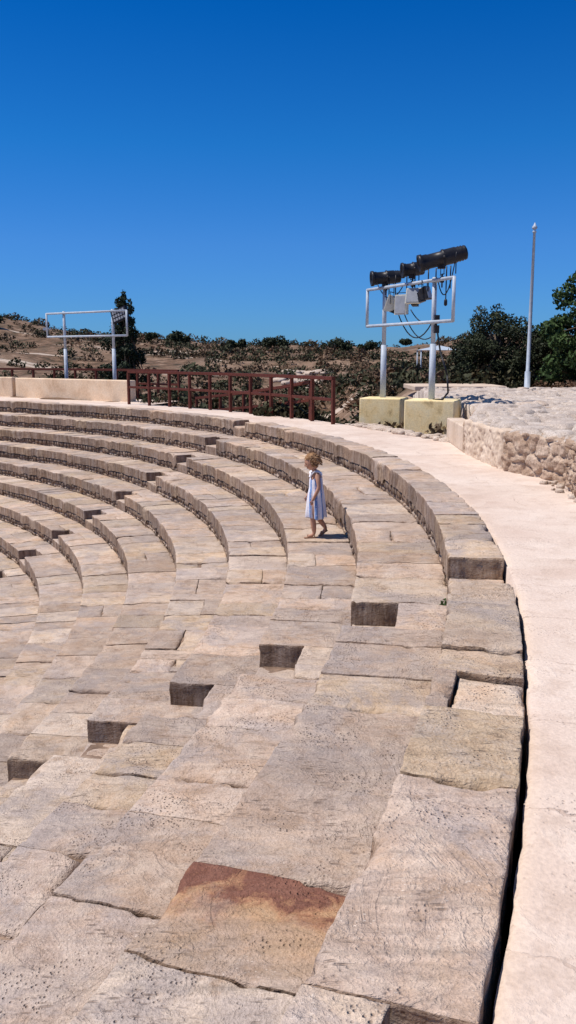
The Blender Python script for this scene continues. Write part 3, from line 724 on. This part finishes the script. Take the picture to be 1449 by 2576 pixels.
while c<95:
    u=Vector((random.gauss(0,1),random.gauss(0,1),random.gauss(0,1))).normalized()
    if (u.x>.35 and u.z<.45) or u.z<-.55: continue
    c+=1;p=Vector((u.x*.088-.01,u.y*.081,u.z*.10+.008));L=random.uniform(.025,.05);rr=random.uniform(.005,.009);ph=random.random()*6;pts=[]
    dn=(Vector((0,0,-1))+u*.35-Vector((.25,0,0))).normalized()
    d_,a_,b_=frame(dn)
    for i in range(9):
        f=i/8;pts.append(p+d_*L*f+(a_*math.cos(ph+f*9)+b_*math.sin(ph+f*9))*rr+u*.004)
    mb.path(pts,.0045,5)
o=mb.obj('hair_curls',[M_HAIR],girl);o.matrix_local=HR
prof=[(.735,.070,.092,0),(.70,.080,.098,0),(.65,.083,.098,0),(.60,.085,.098,0),(.585,.088,.100,.003),(.54,.095,.106,.006),(.47,.101,.112,.010),(.40,.106,.116,.013),(.33,.110,.119,.016),(.25,.113,.121,.018),(.242,.110,.118,.017),(.28,.10,.11,.014)]
n=72;V=[];Uv=[]
for (z,rx,ry,f) in prof:
    for i in range(n+1):
        a=2*math.pi*i/n;w=1+f/.12*math.sin(a*9+z*5)+f/.2*math.sin(a*4+1)
        V.append(((rx*math.cos(a))*w-.002-(.735-z)*.02,(ry*math.sin(a))*w,z+(.01*math.sin(a*3)*(f>0))));Uv.append((i/n,z))
fastmesh('dress',np.array(V),gridq(len(prof),n+1),M_DRESS,uv=np.array(Uv),parent=girl,smooth=True)
mb=MB()
for s in(-1,1):
    pts=[Vector((.068,s*.045,.73)),Vector((.05,s*.055,.785)),Vector((.0,s*.062,.806)),Vector((-.045,s*.058,.785)),Vector((-.068,s*.05,.73))]
    for a,b in zip(pts[:-1],pts[1:]): mb.beam(a,b,.026,.006)
    for i in range(12):
        a=i/11*math.pi;c_=Vector((math.cos(a)*.055,s*(.08+.006*(i%2)),.775+.035*math.sin(a)));mb.box(c_,(.022,.03,.005),Matrix.Rotation(a+.5,3,'Y')@Matrix.Rotation(s*.5,3,'X'))
mb.obj('shoulder_straps',[M_DRESS],girl)
mb=MB()
def sandal(h,tp,y):
    h=Vector(h);tp=Vector(tp);mb.beam(h,tp,.056,.012);m=h.lerp(tp,.7)
    mb.beam(m+Vector((0,-.026,.01)),m+Vector((0,0,.038)),.02,.005);mb.beam(m+Vector((0,.026,.01)),m+Vector((0,0,.038)),.02,.005)
    mb.beam(h+Vector((.02,-.026,.0)),h+Vector((.03,-.02,.06)),.01,.005);mb.beam(h+Vector((.02,.026,.0)),h+Vector((.03,.02,.06)),.01,.005)
sandal((-.005,.052,.006),(.145,.056,.006),0);sandal((-.155,-.05,.075),(-.05,-.05,.006),0)
mb.obj('sandals',[M_SOLE],girl,.003)
girl.location=(.345,10.72,-DROP*2+.003);girl.rotation_euler=(0,0,math.pi+.12)
girl.scale=(1.04,1.04,1.04)

# ---------------- light / world / camera ----------------
w=bpy.data.worlds.new('World');S.world=w;w.use_nodes=True;nt=w.node_tree;nt.nodes.clear()
sky=nt.nodes.new('ShaderNodeTexSky');sky.sky_type='NISHITA';sky.sun_disc=False
sky.sun_elevation=SUN_EL*D2R;sky.sun_rotation=math.atan2(SUN_DIR.x,SUN_DIR.y);sky.air_density=1.0;sky.dust_density=.1;sky.ozone_density=3;sky.altitude=600
tc=nt.nodes.new('ShaderNodeTexCoord');sx=nt.nodes.new('ShaderNodeSeparateXYZ');nt.links.new(tc.outputs['Generated'],sx.inputs[0])
rp=nt.nodes.new('ShaderNodeValToRGB');nt.links.new(sx.outputs[2],rp.inputs[0]);el=rp.color_ramp.elements
for p_,c_ in((0.03,(.18,.46,.96)),(.12,(.18,.50,1.0)),(.22,(.07,.50,1.0)),(.36,(.0,.40,.96)),(.6,(.35,.7,1)),(.9,(.6,.8,1))):
    q=el.new(p_);q.color=(*c_,1)
el[0].color=(.18,.45,.94,1);el[len(el)-1].color=(.6,.8,1,1)
mx=nt.nodes.new('ShaderNodeMix');mx.data_type='RGBA';mx.blend_type='MULTIPLY';mx.inputs[0].default_value=1
nt.links.new(sky.outputs[0],mx.inputs[6]);nt.links.new(rp.outputs[0],mx.inputs[7])
bg=nt.nodes.new('ShaderNodeBackground');bg.inputs[1].default_value=.11;ow=nt.nodes.new('ShaderNodeOutputWorld')
nt.links.new(mx.outputs[2],bg.inputs[0]);nt.links.new(bg.outputs[0],ow.inputs[0])
L=bpy.data.lights.new('sun','SUN');L.energy=5.0;L.angle=.5*D2R;L.color=(1,.935,.875);lo=bpy.data.objects.new('sun',L);S.collection.objects.link(lo)
lo.rotation_euler=SUN_DIR.to_track_quat('Z','Y').to_euler()
cam=bpy.data.cameras.new('camera');co=bpy.data.objects.new('camera',cam);S.collection.objects.link(co);S.camera=co
co.location=(0,0,1.5);co.rotation_euler=(math.pi/2-.1776,0,0);cam.sensor_fit='VERTICAL';cam.sensor_height=36;cam.lens=30.59;cam.clip_end=6000;cam.clip_start=.05
S.view_settings.view_transform='Standard';S.view_settings.look='None';S.view_settings.exposure=0
